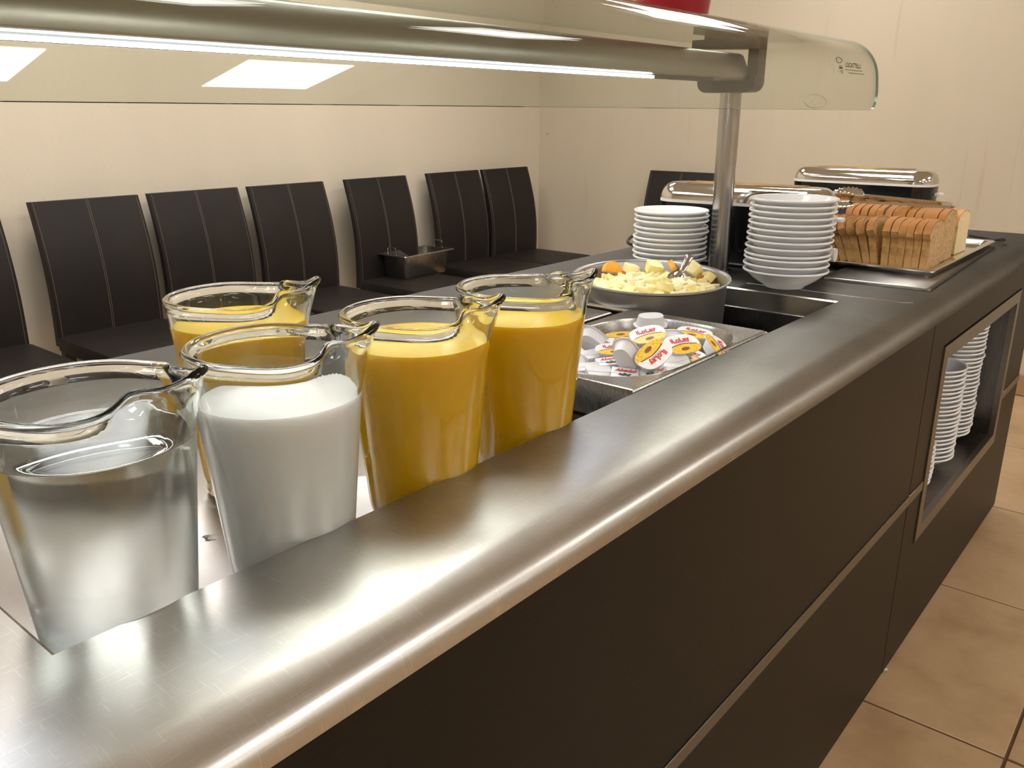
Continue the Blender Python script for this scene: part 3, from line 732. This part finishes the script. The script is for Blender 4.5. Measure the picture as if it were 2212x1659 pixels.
# ------------------------------------------------------------------ pot of fruit
PC = Vector((1.557, .915, 0)); ZR = .937
pot = thing('cooking_pot', 'wide grey aluminium pot heaped with cut fruit', 'pot', (PC.x, PC.y, ZW+.0075))
TILT = Matrix.Rotation(R(2.6), 4, Vector((rgt.x, rgt.y, 0)).normalized()); pot.rotation_euler = TILT.to_euler()
hp = ZR-ZW-.001
pm = MB().lathe([(0, 0), (.125, 0), (.142, .004), (.151, .016), (.1545, .05), (.157, hp-.004), (.163, hp-.0015), (.1655, hp), (.165, hp+.0025), (.160, hp+.003), (.1545, hp-.003), (.1515, .05), (.147, .018), (.138, .006), (0, .005)], 72)
pm.build('pot_body', 'alu_pot', pot, 60)
ha = math.atan2(.77, -.64)
for aa in (ha,):
    c_, s_ = cos(aa), sin(aa); pts = []
    for k in range(9):
        t_ = -1+2*k/8; rr = .157+.030*(1-t_**4); off = .040*t_
        pts.append((rr*c_-off*s_, rr*s_+off*c_, hp-.022))
    MB().tube(pts, .0042, 8).build('handle', 'rubber', pot)
tag(MB().lathe([(0, -.02), (.1525, -.02), (.1528, 0), (0, 0)], 48, 0, (PC.x, PC.y, .893)).build('fruit_syrup', 'syrup'), 'pale yellow fruit juice between the fruit pieces in the pot', 'juice')
def chunk(sx, sy, sz, seed):
    q = random.Random(seed); m = MB(); b = bmesh.new(); bmesh.ops.create_cube(b, size=1)
    for v in b.verts: v.co = Vector((v.co.x*sx*q.uniform(.55, 1.2), v.co.y*sy*q.uniform(.55, 1.2), v.co.z*sz*q.uniform(.6, 1.2)))
    bmesh.ops.bevel(b, geom=b.edges[:], offset=.0016, segments=1, affect='EDGES')
    b.verts.index_update(); m.add([v.co.copy() for v in b.verts], [[v.index for v in f.verts] for f in b.faces]); b.free(); return m
CHK = [chunk(.030, .028, .024, 10+k).mesh('fruit_chunk', ['apple', 'melon', 'apple', 'melon'][k % 4], 40) for k in range(8)]
pts = []
tries = 0
while len(pts) < 110 and tries < 6000:
    tries += 1; a = rnd.uniform(0, 2*pi); rr = .132*math.sqrt(rnd.random())
    p = Vector((rr*cos(a), rr*sin(a), 0))
    if all((p-q).length > .0228 for q in pts): pts.append(p)
def pile(p): # heap: higher in the middle and towards the back right
    r_ = p.length/.135; return .911+.020*(1-r_*r_)
for k, p in enumerate(pts):
    o = put('fruit_chunk', CHK[k % 8], None, (PC.x+p.x, PC.y+p.y, pile(p)+rnd.uniform(-.003, .004)), (rnd.uniform(-.4, .4), rnd.uniform(-.4, .4), rnd.uniform(0, 6.3)))
    tag(o, 'pale yellow cut fruit chunk in the grey pot', 'fruit', 'fruit chunks in the pot')
def special(u, v, z, mesh, rot, lab, name='fruit_chunk', grp='fruit chunks in the pot'):
    o = put(name, mesh, None, at(u, v, z), rot); return tag(o, lab, 'fruit', grp)
big = [chunk(.044, .030, .026, 40).mesh('fruit_chunk', 'melon', 40), chunk(.034, .030, .028, 41).mesh('fruit_chunk', 'apple', 40), chunk(.030, .028, .026, 42).mesh('fruit_chunk', 'melon', 40), chunk(.036, .030, .026, 43).mesh('fruit_chunk', 'apple', 40)]
special(1412, 578, .948, big[0], (.3, .15, R(-40)), 'largest yellow fruit block, on top of the heap left of the spoon')
special(1500, 583, .946, big[1], (.5, .5, R(10)), 'pointed pale fruit block standing highest right of the spoon')
special(1528, 600, .932, big[2], (.7, .2, R(60)), 'pale fruit block at the right edge of the heap by the rim')
special(1362, 584, .938, big[3], (.1, .2, R(-30)), 'square pale fruit block with brown edge beside the orange slice')
om = MB(); om.grid(lambda u, v: ((.026*cos(pi*u))*(1-.0*v), .026*sin(pi*u), .012*v), 12, 1); 
om = MB().loft([[(.024*cos(pi*k/12), .024*sin(pi*k/12), z) for k in range(13)] for z in (-.006, .006)]).mesh('orange_slice', 'orange', 40)
special(1322, 588, .934, om, (R(70), .2, R(-20)), 'curved orange slice on the fruit heap towards the pot handle', 'orange_slice', 'orange slices in the pot')
special(1457, 583, .936, om, (R(60), .1, R(30)), 'small orange slice peeking out behind the spoon', 'orange_slice', 'orange slices in the pot')
sk = MB().grid(lambda u, v: (.014*(u-.5), .010*(v-.5), .003*cos(pi*(u-.5))), 6, 3)
sk = MB().loft([rrect(-.009, .009, -.0035, .0035, .003, 0, 2), rrect(-.008, .008, -.003, .003, .003, .002, 2)]).mesh('fruit_peel', 'skin', 40)
special(1347, 589, .952, sk, (R(80), 0, R(60)), 'thin brown peel strip between two pale fruit blocks', 'fruit_peel', 'peel scraps on the fruit')
special(1515, 598, .945, sk, (R(60), 0, R(0)), 'small red peel scrap below the pointed fruit block', 'fruit_peel', 'peel scraps on the fruit')
# serving spoon
sp_ = thing('serving_spoon', 'steel serving spoon stuck in the cut fruit', 'spoon', at(1462, 600, .940), 0)
sp_.rotation_euler = view_rot(R(28), R(10), RA+R(60)).to_euler()
sm = MB(); sm.grid(lambda u, v: ((.028*(v*2-1)), .019*sin(pi*min(max(v, .02), .98))**.6*(u*2-1), -.010*(1-(u*2-1)**2)*sin(pi*v)), 10, 12)
so = sm.build('bowl', 'chrome', sp_, 0); sd = so.modifiers.new('thick', 'SOLIDIFY'); sd.thickness = .0014
hm = MB(); hm.grid(lambda u, v: (.027+.034*v, (.006+.003*v)*(u*2-1), .001+.010*v+.012*v*v), 3, 8); ho = hm.build('handle', 'chrome', sp_, 0); sd = ho.modifiers.new('thick', 'SOLIDIFY'); sd.thickness = .002

# ------------------------------------------------------------------ plates
def saucer_mesh(rad):
    k = rad/.091
    pr = [(0, .005), (.030, .005), (.034, .001), (.036, .0), (.0405, .0), (.0430, .002), (.0445, .005), (.058, .0125), (.070, .021), (.0790, .0290), (.0835, .0330), (.0862, .0352), (.0880, .0354), (.0900, .0362), (.0911, .0380), (.0908, .0400), (.0893, .0412), (.0868, .0408), (.0830, .0378), (.071, .0262), (.058, .0170), (.045, .0100), (.03, .0085), (0, .0085)]
    return MB().lathe([(r*k, z) for r, z in pr], 56).mesh('saucer', 'ceramic', 60)
SA = saucer_mesh(.091); SB = saucer_mesh(.0875)
ORD = ['topmost', 'second', 'third', 'fourth', 'fifth', 'sixth', 'seventh', 'eighth', 'ninth', 'tenth', 'eleventh', 'twelfth', 'thirteenth', 'fourteenth', 'fifteenth', 'sixteenth', 'seventeenth', 'eighteenth', 'nineteenth', 'twentieth', 'twenty-first', 'twenty-second', 'twenty-third', 'twenty-fourth', 'twenty-fifth', 'twenty-sixth', 'twenty-seventh', 'twenty-eighth', 'twenty-ninth', 'thirtieth']
def stack(me, x, y, z0, pitches, where, grp, lean=(0, 0), jit=.0015):
    n = len(pitches)+1; z = z0; q = random.Random(int(x*1000))
    for k in range(n):
        w_ = ORD[n-1-k]; lab = 'white saucer, %s%s in the %s' % (w_, '' if w_ == 'topmost' else ' from top', where)
        if k == 0: lab = 'white saucer at the bottom of the %s' % where
        o = put('saucer', me, None, (x+lean[0]*(z-z0)+q.uniform(-jit, jit), y+lean[1]*(z-z0)+q.uniform(-jit, jit), z), (0, 0, q.uniform(0, 6)))
        tag(o, lab, 'plate', grp)
        if k < n-1: z += pitches[k]
P1 = [.0138, .0140, .0090, .0150, .0135, .0125, .0128, .0120, .0125, .0122, .0118, .0125]
stack(SA, 1.800, .722, ZT+.0005, P1, 'stack right of the steel post', 'saucers stacked beside the post', (.02, -.03), .0008)
P2 = [.012, .012, .0125, .0105, .0135, .0105, .0150, .0105, .0105]
stack(SB, 1.800, 1.010, ZT+.0005, P2, 'stack between fruit pot and steel post', 'saucers stacked behind the pot')
NF = NZ0+B+.0008
stack(SA, 2.396, .537, NF, [.0118]*21, 'middle niche stack', 'saucers stacked in the niche', (0, 0), .002)
stack(SA, 2.630, .546, NF, [.0120]*28, 'farthest niche stack', 'saucers stacked in the niche', (.04, 0), .0025)
stack(SA, 2.176, .537, NF, [.0122]*8, 'short nearest niche stack', 'saucers stacked in the niche', (0, 0), .002)

# ------------------------------------------------------------------ toasters
def toaster(loc, rz, label, length=.438, depth=.150, lever=.62, dome=.040, up=0):
    r = thing('toaster', label, 'toaster', loc, rz, 'black and chrome toasters')
    L2, D = length/2, depth/2
    # local x along the length, y depth (camera side is -y)
    MB().loft([rrect(-L2+.012, L2-.012, -D+.008, D-.008, .045, .006), rrect(-L2+.004, L2-.004, -D+.002, D-.002, .05, .014), rrect(-L2, L2, -D, D, .052, .150)]).build('body', 'black_gloss', r)
    MB().loft([rrect(-L2-.001, L2+.001, -D-.001, D+.001, .053, .150), rrect(-L2-.001, L2+.001, -D-.001, D+.001, .053, .157)]).build('band', 'white_plastic', r)
    lo = []
    for k in range(9):
        a = R(90*k/8); g = .030*(1-cos(a)); lo.append(rrect(-L2+g, L2-g, -D+g, D-g, .052-g*.7, .157+dome*sin(a)))
    ct = MB().loft(lo).build('chrome_top', 'chrome', r)
    MB().box(-L2+.075, L2-.075, -.030, -.002, .156+dome, .1585+dome, 0, .001, 1).build('bread_slot', 'slot', ct)
    MB().box(-L2+.075, L2-.075, .006, .034, .156+dome, .1585+dome, 0, .001, 1).build('bread_slot', 'slot', ct)
    MB().box(L2-.001, L2+.022, -.014, .014, .122*lever/.62, .132*lever/.62, 0, .003, 2).build('lever', 'white_plastic', r)
    MB().tube([(L2-.001, 0, .045), (L2+.013, 0, .045)], .016, 20).build('dial', 'white_plastic', r)
    for sx in (-1, 1):
        for sy in (-1, 1): MB().lathe([(0, 0), (.010, 0), (.010, .007), (0, .007)], 12, 0, (sx*(L2-.05), sy*(D-.035), 0)).build('foot', 'rubber', r)
    return r
toaster((2.010, .925, ZT), R(-87), 'black chrome-topped toaster behind the saucer stacks', .440, .120, .62, .040)
toaster((2.885, .925, ZT), R(-91), 'black chrome-topped toaster at the far end behind the bread', .440, .14)
for pts_, lab in (([(2.02, 1.145, .925), (2.03, 1.20, .915), (1.99, 1.245, .935), (2.06, 1.262, .950), (2.12, 1.24, .935), (2.16, 1.20, .913)], 'black cable looping up behind the left saucer stack'),
                  ([(2.90, .700, .916), (2.86, .62, .914), (2.80, .545, .916), (2.78, .50, .925), (2.80, .485, .926), (2.84, .50, .916), (2.92, .60, .914)], 'black cable loop lying beyond the bread tray corner')):
    q = [Vector(p) for p in pts_]; sm_ = []
    for i in range(len(q)-1):
        p0, p1, p2, p3 = q[max(i-1, 0)], q[i], q[i+1], q[min(i+2, len(q)-1)]
        for k in range(6):
            t_ = k/6; sm_.append(.5*((2*p1)+(p2-p0)*t_+(2*p0-5*p1+4*p2-p3)*t_*t_+(3*p1-p0-3*p2+p3)*t_**3))
    tag(MB().tube(sm_+[q[-1]], .0042, 8).build('power_cable', 'rubber'), lab, 'cable')

# ------------------------------------------------------------------ bread tray, bread, tongs
sh = MB().loft([rrect(-.40, .40, -.115, .115, .01, 0), rrect(-.40, .40, -.115, .115, .01, .0045), rrect(-.398, .398, -.113, .113, .01, .006)])
so = sh.build('steel_sheet', 'steel_top'); so.location = (2.340, .590, ZT+.0005); so.rotation_euler = (0, 0, R(2.5)); tag(so, 'flat steel sheet lying on the worktop under the bread tray', 'sheet')
TZ = ZT+.0068
bt = thing('bread_tray', 'shallow polished steel tray carrying sliced bread', 'tray', (0, 0, TZ), 0)
bx0, bx1, by0, by1 = 2.085, 2.720, .490, .838
MB().loft([rrect(bx0+.02, bx1-.02, by0+.02, by1-.02, .015, 0), rrect(bx0+.012, bx1-.012, by0+.012, by1-.012, .015, .012), rrect(bx0+.002, bx1-.002, by0+.002, by1-.002, .012, .0135), rrect(bx0, bx1, by0, by1, .012, .0105), rrect(bx0-.001, bx1+.001, by0-.001, by1+.001, .012, .0135), rrect(bx0+.002, bx1-.002, by0+.002, by1-.002, .012, .0158), rrect(bx0+.013, bx1-.013, by0+.013, by1-.013, .015, .0142), rrect(bx0+.021, bx1-.021, by0+.021, by1-.021, .015, .0022)]).build('tray_body', 'chrome', bt)
# slice outline in local (x = width, z = height), extruded along y
def slice_outline(w_, h, bulge):
    P = [(-w_/2+.004, 0), (w_/2-.004, 0), (w_/2-.001, .004), (w_/2, .010), (w_/2-.001, h*.55), (w_/2-.002, h*.62), (w_/2+bulge, h*.68), (w_/2+bulge*1.3, h*.76)]
    for k in range(1, 8):
        a = R(10+k*20); P.append(((w_/2+bulge)*cos(a)*1.0, h*.80+h*.20*sin(a)))
    return P+[(-w_/2-bulge*1.3, h*.76), (-w_/2-bulge, h*.68), (-w_/2+.002, h*.62), (-w_/2+.001, h*.55), (-w_/2, .010), (-w_/2+.001, .004)]
def slice_mesh(w_, h, bulge, th, mats, seed):
    q = random.Random(seed); out = [(x+q.uniform(-.001, .001), z+(q.uniform(-.0012, .0012) if z > .01 else 0)) for x, z in slice_outline(w_, h, bulge)]
    cz = h*.5; inn = [(x*.945, cz+(z-cz)*.955) for x, z in out]
    return MB().loft([[(x, -th/2-.0003, z) for x, z in inn], [(x, -th/2, z) for x, z in out], [(x, th/2, z) for x, z in out], [(x, th/2+.0003, z) for x, z in inn]], mis=[0, 0, 0]).mesh('bread_slice', mats, 45)
def fix_caps(me):
    for p in me.polygons:
        if len(p.vertices) > 4: p.material_index = 1
    return me
TH = .0165
BR = [fix_caps(slice_mesh(.116, .114, .0065, TH, ['crust', 'crumb'], s_)) for s_ in range(5)]
BM = [fix_caps(slice_mesh(.116, .127, .0065, TH, ['crust', 'crumb'], 8+s_)) for s_ in range(4)]
WH = [fix_caps(slice_mesh(.112, .112, .002, TH, ['crust_white', 'crumb_white'], 20+s_)) for s_ in range(3)]
BZ = TZ+.0030
def place_slices(meshes, x, ys, tilts, rowname, grp, kind, yaw=0):
    for k, (y_, t_) in enumerate(zip(ys, tilts)):
        o = put('bread_slice', meshes[k % len(meshes)], None, (x+rnd.uniform(-.002, .002), y_, BZ+abs(sin(t_))*TH/2), (-t_, 0, yaw+rnd.uniform(-.02, .02)))
        lab = '%s bread slice, %s from the counter front in the %s' % (kind, 'first' if k == 0 else ORD[k], rowname)
        tag(o, lab, 'bread', grp)
ys, ti = [], []
y_ = .528
for k in range(6): ys.append(y_); ti.append(R((0, 0, 1, 0, 1, 2)[k])); y_ += .0175
y_ += .004
for k in range(8):
    a = R((12, 17, 20, 22, 23, 24, 25, 25)[k]); ys.append(y_); ti.append(a); y_ += TH/cos(a)+.0012
place_slices(BR, 2.196, ys, ti, 'row nearest the camera', 'brown bread slices on the tray', 'brown')
ys2 = [.536+.0178*k for k in range(13)]
place_slices(BM, 2.342, ys2, [R((0, 1, 0, 0, 1, 2, 0, 1, 3, 3, 4, 5, 5)[k]) for k in range(13)], 'middle row', 'brown bread slices on the tray', 'brown')
ys3 = [.540+.0178*k for k in range(14)]
place_slices(WH, 2.500, ys3, [R((0, 1, 0, 1, 1, 2, 2, 3, 3, 3, 4, 4, 4, 4)[k]) for k in range(14)], 'rear row', 'white bread slices on the tray', 'white')

tg = thing('serving_tongs', 'steel serving tongs with scalloped ends lying across the bread tops', 'tongs', (0, 0, 0))
pA = at(1838, 437, 1.060); pB = at(2010, 440, 1.052)
ax = (pB-pA).normalized(); sd_ = Vector((0, 0, 1)).cross(ax).normalized(); un = ax.cross(sd_)
LT = (pB-pA).length
def scallop(side, lift, ln, base):
    # shallow scalloped scoop: points along -ax from the arm end
    mm = MB(); N_ = 30
    def fn(u, v):
        t_ = v; wv = .0165*math.sqrt(max(1-((t_-.45)/.58)**2, .02))
        rip = 1+.32*abs(sin(pi*7*t_)) * (abs(u*2-1)**2)
        a_ = (u*2-1)
        return base+ax*(.085*(1-t_)-.085)+sd_*side*(.010*(1-a_*a_))+un*(lift+wv*rip*a_)
    mm.grid(fn, 8, N_); o = mm.build('claw', 'chrome', tg, 0); s_ = o.modifiers.new('thick', 'SOLIDIFY'); s_.thickness = .0014
    return o
def arm(side, z_, base, end, wid):
    mm = MB(); N_ = 8; loops = []
    for k in range(N_+1):
        t_ = k/N_; c_ = base.lerp(end, t_); h_ = wid*(.6+.4*t_)
        loops.append([c_+sd_*side*.0+un*h_-sd_*.0008, c_+un*h_+sd_*.0008, c_+sd_*(.0008+.003*side), c_-un*h_+sd_*.0008, c_-un*h_-sd_*.0008, c_+sd_*(-.0008+.003*side)])
    mm.loft(loops); return mm.build('arm', 'chrome', tg, 30)
b1 = pA+un*.006-sd_*.016; b2 = pA+un*.016+ax*.040+sd_*.016
e1 = pB+ax*.06-sd_*.006-un*.004; e2 = pB+ax*.06+sd_*.006-un*.004
scallop(1, 0, .085, b1); scallop(-1, 0, .085, b2); arm(1, 0, b1-ax*.006, e1, .008); arm(-1, 0, b2-ax*.006, e2, .008)
MB().tube([e1-un*.003, (e1+e2)/2+ax*.012-un*.003, e2-un*.003], .004, 8).build('hinge', 'chrome', tg)

# ------------------------------------------------------------------ red pot on the canopy, paper scrap
gtop = None
for k in range(len(gp)-1):
    if gp[k][0] <= .955 <= gp[k+1][0]: gtop = gp[k][1]+(gp[k+1][1]-gp[k][1])*(.955-gp[k][0])/(gp[k+1][0]-gp[k][0])
rv = thing('red_vase', 'red glossy pot standing on top of the glass canopy', 'vase', (1.66, .955, gtop+.0075), 0)
MB().lathe([(0, 0), (.066, 0), (.070, .003), (.0715, .010), (.084, .10), (.092, .16), (.0945, .163), (.0925, .165), (.0895, .16), (.0815, .10), (.069, .012), (0, .010)], 56).build('vase_body', 'red', rv, 60)
MB().lathe([(.0705, .0028), (.0722, .0045), (.0726, .010), (.0718, .0125)], 56).build('base_rim', 'green', rv, 60)
pc = at(1906, 1446, .004)
ps = MB(); q = random.Random(3)
ps.grid(lambda u, v: (.009*(u-.5)+.002*sin(9*v), .012*(v-.5), .004+.004*sin(7*u+4*v)), 5, 5)
po = ps.build('paper_scrap', 'white_plastic', None, 20); po.location = (pc.x, pc.y-.006, .0012); tag(po, 'tiny crumpled white paper scrap on floor tiles by the cabinet foot', 'paper')
